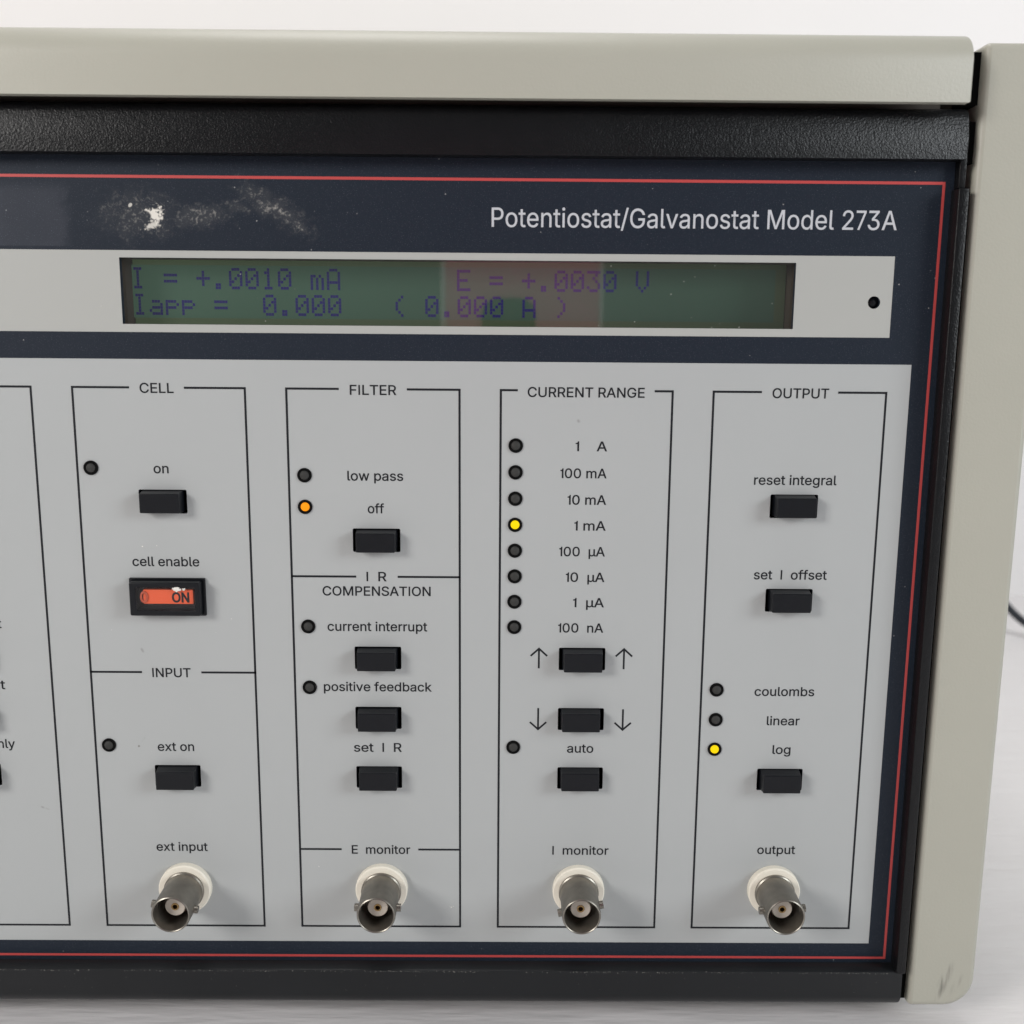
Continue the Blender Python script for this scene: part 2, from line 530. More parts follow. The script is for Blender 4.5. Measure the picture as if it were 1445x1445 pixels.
# ------------------------------------------------------------------ lettering
# outlines of a plain grotesque alphabet: advance; closed contours of points
GL = {
    ' ': '187',
    '/': '249;14,-76 71,-76 72,-75 235,533 178,533 178,532',
    '0': '453;110,42 120,32 140,16 159,6 178,0 198,-5 220,-7 243,-6 270,-2 290,4 304,11 314,17 333,32 350,50 360,65 374,90 384,111 393,142 398,169 402,198 405,239 405,269 402,310 398,339 393,366 384,397 372,423 362,441 352,456 339,470 321,486 303,498 280,508 251,514 233,516 211,516 199,514 176,508 150,498 139,490 121,476 104,459 88,435 79,419 70,397 64,379 56,350 50,310 48,269 48,239 51,193 60,144 71,107 86,75 96,60;166,71 150,88 135,112 123,143 114,180 110,227 109,270 112,315 118,344 126,376 136,397 150,421 166,438 181,448 200,456 222,460 245,458 261,454 274,448 283,441 298,428 308,414 317,399 330,366 340,318 344,270 343,219 336,169 327,134 314,103 298,81 283,68 274,62 253,53 239,50 221,50 208,52 192,56 177,63',
    '1': '253;212,0 212,509 172,509 166,478 152,452 128,434 92,426 72,425 72,380 148,380 148,0',
    '2': '453;64,0 389,0 389,57 153,57 153,60 267,180 324,244 353,282 365,304 373,323 380,352 381,379 378,400 372,422 361,445 345,467 323,486 303,498 272,510 241,516 203,515 172,508 142,496 119,480 98,459 90,449 80,431 75,419 70,400 67,384 66,362 127,362 128,383 134,404 146,424 163,442 180,452 203,458 231,460 255,456 270,450 286,442 301,428 308,419 314,408 318,393 320,378 320,364 318,349 312,328 298,304 280,279 250,246 64,47',
    '3': '453;76,50 91,36 106,24 123,14 142,6 161,0 186,-5 208,-7 236,-6 257,-4 277,0 299,8 318,16 336,28 346,38 358,50 371,67 380,85 389,109 392,131 393,153 390,174 385,194 376,215 368,227 356,241 344,254 326,266 307,276 286,284 265,288 240,290 222,290 372,461 372,509 70,509 70,452 288,452 288,448 157,299 157,248 212,248 230,246 253,242 276,234 298,218 314,199 324,177 329,152 329,137 326,116 318,98 309,85 293,70 278,62 254,54 228,50 203,50 179,54 160,61 143,70 130,82 120,97 112,114 109,132 44,132 46,111 54,84 64,66',
    '7': '330;20,509 312,509 312,458 128,0 68,0 252,452 20,452',
    'A': '479;16,0 86,1 135,142 344,142 394,1 463,0 276,509 200,508;155,199 192,305 239,456 276,333 324,199',
    'C': '510;108,60 127,42 150,25 165,16 190,6 215,-2 234,-5 259,-7 286,-6 312,-3 332,2 358,11 374,19 393,31 413,47 428,63 444,83 452,97 463,122 470,142 473,160 408,160 399,132 390,115 382,103 363,85 347,74 332,66 303,56 276,53 243,54 212,62 191,72 176,82 156,99 144,114 130,134 119,159 112,180 106,209 103,244 104,287 112,327 124,362 130,375 143,395 161,414 185,433 212,446 243,454 276,456 303,452 327,445 353,432 369,419 379,409 390,394 399,377 408,348 473,348 469,367 460,393 452,411 444,426 426,449 408,466 387,482 373,490 352,500 330,508 306,513 286,516 259,516 219,512 193,504 176,498 148,483 126,466 115,456 100,439 85,420 76,406 62,377 52,348 47,328 43,304 40,277 40,231 44,201 48,178 60,136 72,111 85,88',
    'E': '418;60,0 375,0 375,57 125,57 125,229 355,229 355,286 125,286 125,452 372,452 372,509 60,509',
    'F': '410;60,0 125,0 125,221 346,221 346,278 125,278 125,452 369,452 369,509 60,509',
    'G': '520;114,53 132,36 149,25 174,12 195,4 217,-2 244,-6 278,-7 299,-6 326,0 351,7 365,13 388,26 409,40 422,53 436,69 450,88 464,119 474,156 478,191 478,256 283,256 283,199 415,199 412,169 405,142 396,122 379,98 361,81 335,66 316,59 290,54 254,54 223,59 204,66 191,72 168,88 145,112 126,142 114,172 106,209 103,244 104,287 112,327 124,362 140,390 158,412 183,432 211,446 233,453 258,456 273,456 292,454 321,446 337,440 351,431 374,410 383,399 394,381 408,349 474,349 469,371 462,391 452,410 440,431 428,446 413,460 398,473 380,486 363,495 346,502 322,510 305,513 285,516 257,516 236,514 215,511 200,507 175,498 162,492 141,478 112,455 94,434 84,420 71,397 62,378 52,350 47,328 40,278 40,244 42,217 48,178 56,147 64,128 83,91 95,74',
    'I': '195;68,0 128,0 128,509 68,509',
    'L': '393;60,0 361,0 361,57 125,57 125,509 60,509',
    'M': '628;60,0 122,0 122,332 120,436 167,298 286,0 342,1 456,292 477,348 506,436 504,330 504,0 568,0 568,509 476,508 352,186 315,73 282,174 152,508 60,509',
    'N': '523;60,0 125,0 125,312 120,430 201,291 386,1 387,0 463,0 463,509 399,509 399,143 402,78 388,108 354,165 137,508 136,509 60,509',
    'O': '533;114,53 126,42 150,25 176,11 193,4 219,-2 243,-6 275,-7 296,-6 319,-2 344,6 369,16 384,25 401,36 419,52 436,72 450,90 463,113 471,130 482,161 488,188 492,217 493,244 492,278 489,312 485,333 477,362 465,391 454,410 439,433 424,451 408,466 384,484 353,500 333,507 312,512 285,516 259,516 219,512 193,504 176,498 148,483 126,466 110,451 95,433 84,418 71,395 62,377 52,348 47,328 43,304 40,277 40,244 42,217 48,178 56,148 62,131 71,113 84,90 98,72;159,96 138,121 124,146 112,181 104,221 103,264 106,299 115,339 126,367 145,397 168,421 191,437 205,444 222,450 252,456 287,455 311,450 341,438 357,428 371,416 384,402 394,390 403,375 414,353 424,316 428,289 430,266 430,242 428,211 419,171 414,156 402,133 384,105 372,94 358,82 329,66 311,59 290,54 260,53 243,54 222,59 205,65 186,74 174,83',
    'P': '444;60,0 125,0 125,186 246,186 278,189 301,194 321,202 332,207 350,218 374,241 390,264 402,294 408,326 409,356 404,392 394,423 380,447 359,469 345,480 329,489 300,501 262,508 246,509 60,509;125,242 125,452 243,452 260,450 275,448 291,442 307,432 320,421 332,403 339,387 344,364 344,339 341,316 336,300 326,281 313,268 302,259 289,252 277,248 258,244 243,242',
    'R': '449;60,0 125,0 125,198 247,198 352,1 428,0 314,208 335,218 351,228 363,237 381,256 390,270 400,293 405,311 408,335 409,362 407,382 403,401 396,421 385,442 374,457 358,472 334,488 317,496 300,502 263,508 247,509 60,509;125,255 125,452 243,452 267,450 284,446 299,440 311,432 324,420 334,406 340,388 344,366 345,344 342,323 335,302 328,291 314,277 300,268 289,263 261,256 244,255',
    'S': '446;76,45 91,30 109,18 129,8 151,0 171,-4 196,-8 212,-9 251,-8 276,-4 293,0 313,6 334,16 351,27 365,38 380,54 391,72 400,91 406,113 408,131 408,155 405,171 398,191 390,206 376,222 365,234 353,242 334,254 311,264 277,276 202,296 175,306 156,314 138,327 124,342 119,351 116,365 115,382 119,400 126,413 141,432 156,442 172,450 190,456 216,459 245,458 265,454 283,448 302,437 319,422 327,411 334,395 337,378 401,378 400,395 396,410 392,423 382,442 371,457 358,470 342,483 326,493 308,502 288,508 264,514 238,516 208,516 184,512 161,507 139,498 119,488 103,478 86,462 74,447 63,427 57,410 53,391 52,366 56,337 66,315 78,297 92,284 109,272 140,254 167,244 258,218 290,208 309,198 325,186 338,170 344,158 346,149 345,125 342,113 336,102 326,87 317,78 305,70 285,60 263,53 245,50 233,49 202,50 181,54 160,61 147,68 133,78 120,92 112,106 108,117 104,137 38,137 40,116 50,86 60,67',
    'T': '448;193,0 257,0 257,452 417,452 417,509 32,509 32,452 193,452',
    'U': '517;104,53 117,40 133,28 153,16 176,6 217,-5 240,-8 269,-8 290,-6 314,-2 342,6 358,12 374,21 395,36 412,52 424,67 438,89 447,110 454,134 456,156 457,509 393,509 393,170 390,148 384,127 376,110 363,93 350,80 337,72 322,64 307,58 289,54 269,52 242,52 221,56 203,60 186,68 168,80 155,93 145,106 136,122 128,144 124,170 124,509 60,509 60,165 61,151 66,123 75,98 91,70',
    'a': '389;58,31 70,20 82,12 109,-1 140,-8 176,-8 206,-2 230,8 242,16 252,25 265,40 272,52 277,52 277,0 337,0 337,262 335,282 328,307 318,327 307,343 292,356 277,366 264,372 233,380 205,384 184,384 163,382 132,375 103,363 79,346 66,334 58,324 50,311 41,291 100,274 111,293 124,307 138,317 153,324 171,329 188,331 210,330 232,326 243,320 252,314 260,307 266,298 274,278 276,264 276,251 272,241 268,237 259,232 244,228 158,218 118,210 101,204 81,195 68,187 54,175 43,161 34,142 30,122 30,100 32,81 38,62 46,48;108,65 100,75 96,83 92,95 92,110 94,124 99,134 103,139 113,148 130,158 144,162 170,168 210,172 247,179 268,184 276,190 276,132 273,116 268,101 260,87 254,81 239,66 228,59 213,52 200,48 178,45 158,46 139,49 120,56',
    'b': '424;53,0 112,0 112,59 118,59 119,58 138,31 153,16 171,4 187,-2 213,-8 237,-8 265,-4 292,4 312,15 329,28 346,45 359,64 370,85 379,108 385,132 388,152 390,178 388,222 383,254 374,282 364,305 351,325 329,349 313,361 286,374 263,381 237,384 211,384 193,381 176,376 152,360 137,346 119,320 118,319 114,319 114,509 53,509;157,69 145,81 132,99 122,125 116,151 113,178 114,209 118,238 126,265 134,281 144,297 161,312 180,323 203,329 228,330 246,328 261,322 272,317 283,309 300,290 313,269 324,236 328,208 328,170 324,142 314,110 301,88 284,70 266,57 249,50 227,47 200,48 179,55 168,60',
    'c': '395;88,39 101,28 117,16 146,2 160,-2 181,-6 199,-8 226,-8 260,-2 279,6 292,12 306,21 318,30 332,44 341,56 354,79 363,102 304,117 296,96 284,79 271,66 254,56 236,50 214,46 190,47 166,54 153,60 141,69 130,80 119,95 108,118 102,134 98,159 96,177 98,216 103,243 110,265 118,280 130,296 149,313 166,322 190,329 214,330 235,327 254,321 270,311 284,298 296,281 303,262 362,277 356,296 344,317 331,333 308,354 296,362 277,371 261,377 244,381 217,384 191,384 171,381 139,372 117,360 94,342 82,331 68,313 50,280 42,257 39,242 36,219 34,198 35,160 40,131 50,96 66,67',
    'd': '424;83,40 95,28 111,16 140,2 171,-6 188,-8 212,-8 228,-5 242,-1 262,10 275,19 287,31 307,59 313,59 313,0 372,0 372,509 311,509 311,319 306,320 294,337 277,357 254,372 242,378 226,382 206,384 188,384 171,382 152,378 120,366 96,349 80,332 66,313 49,279 39,245 34,210 34,168 39,133 50,95 64,66;139,70 124,88 113,107 103,133 98,153 96,178 96,208 100,236 108,263 118,281 128,295 145,311 164,322 179,328 197,330 222,329 243,324 263,312 273,304 284,292 298,268 306,246 312,209 312,178 308,141 298,113 292,99 284,86 269,70 252,58 235,51 212,47 197,47 179,50 166,54 156,58',
    'e': '404;84,43 98,30 117,16 133,8 148,2 184,-6 222,-8 258,-4 288,6 305,15 323,28 335,39 348,54 358,71 365,91 306,105 299,91 285,73 275,64 257,54 240,48 221,46 193,47 169,52 155,58 144,66 135,73 122,87 108,110 102,130 98,147 96,169 371,169 371,207 369,232 364,262 358,281 346,306 335,323 315,345 301,356 273,372 243,380 214,384 189,384 170,381 146,374 115,359 95,344 82,331 70,315 54,288 42,256 35,214 34,176 38,141 46,108 62,73 74,56;97,221 99,242 106,264 116,282 128,297 140,309 159,321 181,328 197,330 219,330 238,326 258,318 272,306 285,292 296,273 305,248 309,225 309,221',
    'f': '253;81,0 142,0 142,327 228,327 228,379 142,379 142,426 144,442 152,458 161,466 174,472 188,474 202,474 218,472 227,468 243,520 237,524 206,530 174,530 150,524 136,520 126,514 113,505 99,490 92,480 84,461 81,440 81,379 6,379 6,327 81,327',
    'g': '425;73,-101 86,-114 100,-124 120,-134 140,-142 160,-147 181,-150 226,-150 251,-148 271,-143 290,-136 308,-128 333,-110 345,-97 356,-82 362,-68 367,-53 370,-35 372,-18 372,379 313,379 313,319 308,319 307,320 298,335 281,354 268,364 254,372 242,378 229,382 206,384 189,384 172,382 151,378 132,372 114,362 96,349 83,336 66,313 50,282 42,256 35,218 34,180 38,139 46,110 60,81 78,55 90,43 104,32 122,22 137,15 167,7 187,5 205,5 222,6 238,10 263,22 277,32 289,43 306,68 311,68 311,-12 308,-37 304,-46 296,-62 286,-72 275,-80 259,-88 240,-94 228,-96 198,-97 173,-94 155,-88 134,-77 114,-58 101,-41 51,-69 60,-86;134,84 120,101 112,117 102,140 98,164 96,182 98,221 102,245 112,270 119,283 130,298 145,312 164,323 187,329 212,330 230,328 249,321 258,316 271,306 286,290 298,270 306,244 312,212 312,173 308,145 298,115 284,94 270,80 251,68 230,61 213,59 197,59 179,62 165,66 151,72',
    'i': '166;53,0 114,0 114,379 53,379;48,461 61,449 73,444 88,443 105,448 117,458 124,471 126,487 122,502 110,516 96,522 79,524 64,520 50,509 42,495 41,487 42,475',
    'k': '380;53,0 114,0 114,141 154,178 294,0 372,0 201,216 360,379 284,379 121,212 114,212 114,509 53,509',
    'l': '189;72,23 80,14 90,8 99,4 114,0 131,-2 153,-2 170,0 181,3 170,54 141,52 129,54 120,62 115,78 114,89 114,509 53,509 53,77 55,60 58,46 64,33',
    'm': '609;53,0 114,0 114,246 116,265 120,278 126,289 135,302 143,310 156,319 169,325 193,330 206,330 224,327 234,324 247,316 264,299 269,288 272,277 274,266 274,0 335,0 335,253 338,270 341,281 347,294 353,302 364,313 374,320 382,324 396,328 411,330 426,330 441,328 462,320 473,313 480,306 490,290 494,276 496,260 496,0 557,0 557,265 555,285 551,303 544,321 536,337 528,348 517,358 503,368 490,376 476,380 459,384 445,386 422,386 404,382 388,378 372,370 357,362 348,354 333,338 324,325 317,310 310,329 300,346 295,353 278,369 263,378 249,382 232,386 212,386 194,384 177,378 161,370 150,363 141,355 128,340 116,321 112,310 112,379 53,379',
    'n': '409;53,0 114,0 114,236 118,262 122,276 130,289 136,298 150,310 160,316 178,324 203,329 230,328 239,326 254,320 262,314 273,304 287,283 293,265 296,242 296,0 357,0 357,252 355,275 348,303 338,326 324,346 302,365 281,376 263,380 248,383 219,384 204,382 186,378 164,370 145,356 126,336 112,312 112,379 53,379',
    'o': '415;88,39 101,28 117,16 137,6 152,0 171,-5 191,-8 229,-7 246,-4 267,1 281,6 299,16 325,37 348,64 364,96 371,114 376,136 381,177 380,208 378,231 375,247 368,271 361,287 349,310 332,333 317,347 299,360 275,372 244,381 215,384 191,384 171,381 139,372 115,359 94,342 82,331 68,311 50,280 42,257 39,242 36,219 34,198 35,160 40,131 50,96 66,67;141,69 127,84 116,100 105,125 98,153 96,177 98,216 103,243 110,265 118,280 130,296 149,313 166,322 182,328 200,330 225,329 249,322 270,310 290,291 303,268 312,241 318,206 318,169 312,134 304,109 292,88 276,70 257,57 233,48 214,46 200,46 182,48 158,57',
    'p': '424;53,-143 114,-143 114,59 119,58 138,31 145,23 162,10 180,0 197,-5 213,-8 249,-7 275,-2 289,3 304,10 322,22 342,41 351,52 359,64 370,85 383,123 389,161 390,210 388,230 383,254 370,292 352,323 342,336 329,349 313,361 300,368 277,378 250,383 219,384 202,382 187,380 170,372 152,360 137,346 119,320 118,319 112,319 112,379 53,379;157,69 145,81 132,99 122,125 116,151 113,178 114,209 118,238 126,265 134,281 144,297 161,312 180,323 203,329 228,330 246,328 261,322 272,317 283,309 300,290 313,269 324,236 328,208 328,170 324,142 314,110 301,88 284,70 266,57 249,50 227,47 200,48 179,55 168,60',
    'r': '259;53,0 114,0 114,244 117,263 123,279 132,293 145,306 159,315 170,320 182,324 200,326 220,326 243,322 243,384 222,385 196,384 182,381 166,375 152,367 134,352 124,338 115,321 112,321 112,379 53,379',
    's': '365;62,38 83,18 97,10 112,3 131,-2 153,-6 193,-8 214,-6 233,-2 259,6 271,12 285,20 300,32 318,55 325,70 329,84 331,100 331,113 329,129 324,144 318,156 311,166 292,183 265,198 242,206 156,227 132,238 124,243 116,251 112,258 110,269 109,281 112,294 117,303 126,313 137,321 149,326 165,331 180,333 195,333 213,330 226,326 237,320 250,309 256,302 261,293 268,277 324,290 316,311 304,333 290,349 273,362 247,375 218,382 197,384 176,384 149,381 125,374 95,360 81,349 69,337 62,328 54,312 50,298 47,281 47,268 48,254 53,237 60,224 68,213 77,203 91,193 120,178 144,171 219,154 244,144 252,138 260,130 264,121 268,108 268,99 265,87 259,76 249,66 238,58 224,52 207,47 190,45 173,45 156,47 138,52 125,59 116,66 106,79 98,92 94,107 37,94 36,93 38,84 46,63 53,50',
    't': '227;86,28 95,18 106,10 119,4 136,-1 160,-4 183,-4 199,-2 213,2 202,54 178,50 164,50 149,53 139,58 134,63 130,71 127,82 126,91 126,327 204,327 204,379 126,379 126,471 65,471 65,379 6,379 6,327 65,327 66,79 72,52 76,43',
    'u': '410;86,33 95,24 108,14 123,6 138,1 155,-3 173,-5 190,-5 208,-3 221,0 238,6 252,14 264,22 274,32 284,44 298,69 298,0 357,0 357,379 296,379 296,144 292,116 287,104 278,89 270,78 260,69 250,62 232,54 207,50 180,52 171,54 156,60 148,65 137,75 128,85 122,97 117,113 114,136 114,379 53,379 53,127 54,114 57,93 64,68 73,51',
    'v': '389;163,0 226,1 371,379 304,378 224,154 208,104 195,58 172,138 84,378 17,379',
    'w': '567;138,0 199,0 200,1 258,206 284,308 313,192 368,1 368,0 429,0 545,379 480,379 480,378 424,177 397,66 378,153 347,270 316,378 316,379 252,379 201,197 170,66 148,163 88,378 87,379 23,379',
    'x': '392;21,0 91,0 156,98 189,156 222,98 287,0 358,0 224,191 352,379 282,379 227,297 191,232 162,283 100,379 29,379 155,195',
    'y': '389;47,-139 60,-142 83,-145 106,-144 127,-140 143,-134 160,-124 177,-107 184,-97 193,-82 204,-57 371,379 304,378 224,154 202,88 195,60 172,135 84,378 17,379 163,-1 146,-50 136,-68 125,-79 114,-86 98,-90 87,-90 61,-86',
    'µ': '407;53,-143 114,-143 114,51 128,30 146,13 167,2 185,-4 198,-5 223,-4 245,2 257,8 271,17 284,30 293,42 301,58 306,43 315,28 324,20 334,12 347,6 361,2 383,0 404,0 404,53 382,54 368,58 363,62 360,69 357,81 357,379 296,379 296,141 294,125 290,106 286,93 280,83 274,76 262,65 239,53 213,48 187,50 170,54 158,60 146,68 136,77 123,98 117,117 114,141 114,379 53,379'}
CAP = 509.0
_gc = {}


def glyph(ch):
    if ch not in _gc:
        parts = GL[ch].split(';')
        _gc[ch] = (float(parts[0]), [[tuple(map(float, p.split(','))) for p in s.split(' ')] for s in parts[1:]])
    return _gc[ch]


def text(name, s, m, parent, x0, x1, zbase, cap, y, bold=0.05):
    """lettering whose ink runs from x0 to x1 on the base line zbase"""
    pen, items, lo, hi = 0.0, [], 1e9, -1e9
    for ch in s:
        adv, cs = glyph(ch)
        for c in cs:
            items.append((pen, c))
            lo = min(lo, pen+min(p[0] for p in c))
            hi = max(hi, pen+max(p[0] for p in c))
        pen += adv
    kx = (x1-x0)/(hi-lo)
    kz = cap/CAP
    cu = bpy.data.curves.new(name, 'CURVE')
    cu.dimensions = '2D'
    cu.fill_mode = 'BOTH'
    cu.offset = bold
    for off, c in items:
        sp = cu.splines.new('POLY')
        sp.points.add(len(c)-1)
        for q, p in zip(sp.points, c):
            q.co = ((p[0]+off-lo)*kx+x0, p[1]*kz+zbase, 0, 1)
        sp.use_cyclic_u = True
    return curve_to_plate(name, cu, m, parent, y)


def strokes(name, m, parent, segs, w, y):
    """printed rules: each seg ((x,z),(x,z)); one mesh"""
    bm = bmesh.new()
    for k, ((xa, za), (xb, zb)) in enumerate(segs):
        d = Vector((xb-xa, zb-za)).normalized()*(w/2)
        n = Vector((-d.y, d.x))
        yy = y - 0.004*(k % 3)
        q = [(xa-d.x+n.x, za-d.y+n.y), (xa-d.x-n.x, za-d.y-n.y), (xb+d.x-n.x, zb+d.y-n.y), (xb+d.x+n.x, zb+d.y+n.y)]
        f = bm.faces.new([bm.verts.new((x*S, yy*S, z*S)) for x, z in q])
        f.normal_update()
        if f.normal.y > 0:
            f.normal_flip()
    return from_bm(name, bm, m, parent)


# ------------------------------------------------------------------ setting
def struct(o):
    o['kind'] = 'structure'
    return o


TABLE_Z = -39.0
WALL_Y = 452.0
bm = bmesh.new()
add_box(bm, -1500, 1500, -1500, WALL_Y, TABLE_Z-30, TABLE_Z)
struct(from_bm('tabletop', bm, M['table']))
bm = bmesh.new()
add_box(bm, -1800, 1800, WALL_Y, WALL_Y+60, -900, 2000)
struct(from_bm('wall', bm, M['wall']))

# ------------------------------------------------------------------ the instrument
inst = bpy.data.objects.new('laboratory_instrument', None)
C.objects.link(inst)
inst.location = (0, 0, 0)
inst.empty_display_size = 0.05
inst['label'] = 'beige bench instrument with navy front, green text display, black push buttons and four metal sockets'
inst['category'] = 'lab instrument'

XL = -222.0                                   # left end of the front
# body
box('chassis', M['chassis'], inst, XL-3, 187.2, 9.0, 405, -27, 199, bev=0.5)
prof = [(-8.0, 193.3)] + arc(-1.2, 201.7, 6.8, 180, 90, 12) + [(410, 208.5), (410, 206.5), (3, 206.5), (-5.2, 203.5), (-5.6, 193.3)]
extrude_x('top_cover', M['beige'], inst, prof, XL-1, 184.3, 0.45)
prof = [(-4.5, 181.8), (-4.5, 186.3), (-3.7, 190.6), (-3.35, 191.8), (-2.7, 192.6), (-1.8, 193.0), (-0.8, 193.1), (9, 193.1), (9, 181.8)]
extrude_x('upper_bezel', M['black'], inst, prof, XL, 186.0, 0.3)
box('gap_lip', M['chassis'], inst, XL, 181.0, 1.0, 8.9, 193.4, 206.0)
for (z0, z1) in ((-31.0, 175.2), (181.4, 190.6), (194.2, 205.6)):  # black fillers added to stand in for shade in the gap, lit notches left open
    box('shade_filler', M['void'], inst, 186.9, 189.0, -0.4, 60, z0, z1)
prof = [(9, -20.9), (-3.6, -20.9), (-4.0, -21.2), (-4.1, -24.5)] + arc(-0.1, -27.7, 4.0, 180, 275, 9) + [(9, -31.8)]
extrude_x('lower_bezel', M['black_smooth'], inst, prof, XL, 186.5, 0.3)
for (x0, x1) in ((184.7, 187.1), (XL, XL+2.4)):
    bm = bmesh.new()
    add_box(bm, x0, x1, -4.3, 6, -21.5, 175.6, bev=0.3)
    add_box(bm, x0+0.6, x1-0.2, -2.2, 5.5, 175.8, 183.5, bev=0.2)
    from_bm('side_rail', bm, M['black'], inst, 40)
for (x0, x1) in ((188.9, 206.2), (XL-21.2, XL-3.9)):
    rc = (1.5, 8.0, 6.0, 1.5) if x0 > 0 else (8.0, 1.5, 1.5, 6.0)
    plate('side_panel', M['beige'], inst, [rect(x0, x1, -32.0, 207.3, rc, 8)], -2.6, 412, bevel=1.4, smooth=40)
for (x, y) in ((150, 34), (-190, 34), (150, 370), (-190, 370)):
    bm = bmesh.new()
    r = bmesh.ops.create_cone(bm, cap_ends=True, segments=32, radius1=9*S, radius2=10*S, depth=12.5*S)
    for v in bm.verts:
        v.co += Vector((x*S, y*S, (TABLE_Z+6.25)*S))
    from_bm('rubber_foot', bm, M['rubber'], inst, 40)

# holes
BTN = [('reset', 152.3, 101.2), ('offset', 152.35, 77.6), ('log', 152.55, 30.4), ('up', 101.5, 62.15), ('down', 101.5, 46.35), ('auto', 101.6, 30.5),
       ('off', 50.7, 92.1), ('ci', 50.6, 62.15), ('pf', 50.5, 46.4), ('setir', 50.45, 30.5), ('on', -0.9, 101.35), ('ext', -0.7, 30.55),
       ('l', -51.3, 62.15), ('l', -51.3, 46.4), ('l', -51.3, 30.7)]
LED = [(-17.8, 109.5, 0), (33.55, 108.05, 0), (33.5, 100.3, 2), (-17.7, 38.8, 0), (33.45, 70.2, 0), (33.4, 54.4, 0),
       (84.5, 115.6, 0), (84.5, 109.1, 0), (84.5, 102.65, 0), (84.5, 96.2, 1), (84.5, 89.75, 0), (84.5, 83.3, 0), (84.5, 76.85, 0), (84.5, 70.35, 0),
       (84.5, 38.8, 0), (135.45, 54.35, 0), (135.55, 46.45, 0), (135.6, 38.55, 1)]
BNC = [(0.0, 0.0, -8), (50.75, 0.0, 0), (101.7, -0.1, 12), (152.4, 0.0, 4)]
WIN = (-8.2, 149.7, 143.7, 158.95)
SW = (-10.1, 8.55, 72.9, 82.4)
holes = [rect(x-5.8, x+5.8, z-2.92, z+2.92, 0.35, 3) for _, x, z in BTN]
swh = rect(-9.6, 8.1, 73.3, 82.0)
win = rect(*WIN)
screw_hole = circ(168.5, 150.0, 1.45)

panel = plate('front_panel', M['navy'], inst, [rect(XL+2.0, 185.2, -24, 184)] + holes + [swh, win, screw_hole], 0.0, 1.6)
strokes('red_border', M['red_ink'], panel, [((XL+8, 177.1), (182.85, 177.1)), ((182.85, 177.1), (182.85, -19.55)), ((182.85, -19.55), (XL+8, -19.55)), ((XL+8, -19.55), (XL+8, 177.1))], 0.64, -0.03)
text('title_lettering', 'Potentiostat/Galvanostat Model 273A', M['white_ink'], panel, 78.5, 172.6, 166.55, 4.3, -0.03, 0.02)

ctrl = plate('control_panel', M['grey'], inst, [rect(XL+13, 178.45, -15.4, 135.55)] + holes + [swh], -0.03)
strip = plate('display_surround', M['strip'], inst, [rect(XL+13, 172.7, 141.85, 160.6), win, screw_hole], -0.03)

# printed boxes
W = 0.52
def frame(segs):
    return strokes('printed_frame', M['ink'], ctrl, segs, W, -0.06)
T_, B_ = 128.85, -11.05
frame([((-21.1, T_), (-7.8, T_)), ((5.7, T_), (19.9, T_)), ((-21.1, T_), (-21.1, B_)), ((19.9, T_), (19.9, B_)), ((-21.1, B_), (19.9, B_)),
       ((-21.1, 58.1), (-8.6, 58.1)), ((6.7, 58.1), (19.9, 58.1))])
frame([((29.75, T_), (42.0, T_)), ((58.7, T_), (71.0, T_)), ((29.75, T_), (29.75, B_)), ((71.0, T_), (71.0, B_)), ((29.75, B_), (71.0, B_)),
       ((29.75, 82.95), (45.3, 82.95)), ((56.0, 82.95), (71.0, 82.95)), ((29.75, 10.65), (40.2, 10.65)), ((60.5, 10.65), (71.0, 10.65))])
frame([((80.85, T_), (84.65, T_)), ((117.8, T_), (121.85, T_)), ((80.85, T_), (80.85, B_)), ((121.85, T_), (121.85, B_)), ((80.85, B_), (121.85, B_))])
frame([((131.65, T_), (142.9, T_)), ((161.65, T_), (172.9, T_)), ((131.65, T_), (131.65, B_)), ((172.9, T_), (172.9, B_)), ((131.65, B_), (172.9, B_))])
frame([((-72.0, T_), (-30.95, T_)), ((-30.95, T_), (-30.95, B_)), ((-72.0, T_), (-72.0, B_)), ((-72.0, B_), (-30.95, B_))])

TEXTS = [('CELL', -5.04, 2.94, 127.6), ('on', -2.74, 0.79, 108.3), ('cell enable', -9.12, 7.15, 85.3), ('INPUT', -5.75, 3.73, 56.84), ('ext on', -5.42, 3.68, 37.3), ('ext input', -7.15, 5.92, 10.0),
         ('FILTER', 44.91, 55.9, 127.5), ('low pass', 43.92, 57.32, 106.84), ('off', 48.71, 52.58, 98.83), ('I  R', 48.13, 52.94, 81.83), ('COMPENSATION', 37.25, 63.78, 78.15),
         ('current interrupt', 38.25, 62.88, 69.1), ('positive feedback', 36.96, 63.88, 53.45), ('set  I  R', 44.2, 56.2, 37.36), ('E  monitor', 43.11, 58.11, 9.44),
         ('CURRENT RANGE', 87.3, 115.13, 127.3), ('1    A', 98.96, 106.46, 114.38), ('100 mA', 95.39, 106.49, 107.8), ('10 mA', 97.24, 106.53, 101.3), ('1 mA', 99.01, 106.56, 94.9),
         ('100  µA', 95.41, 106.53, 88.45), ('10  µA', 97.13, 106.56, 82.0), ('1  µA', 99.06, 106.59, 75.55), ('100  nA', 95.46, 106.56, 69.05), ('auto', 98.2, 104.79, 37.4),
         ('I  monitor', 94.87, 109.33, 9.45), ('OUTPUT', 145.75, 159.18, 127.45), ('reset integral', 142.36, 162.32, 106.5), ('set  I  offset', 143.45, 161.36, 82.93),
         ('coulombs', 145.09, 160.05, 52.8), ('linear', 148.57, 156.78, 45.05), ('log', 150.41, 154.9, 37.35), ('output', 147.88, 157.61, 9.9),
         ('t', -43.4, -42.45, 69.3), ('at', -45.9, -42.75, 53.45), ('nly', -45.7, -41.5, 37.85)]
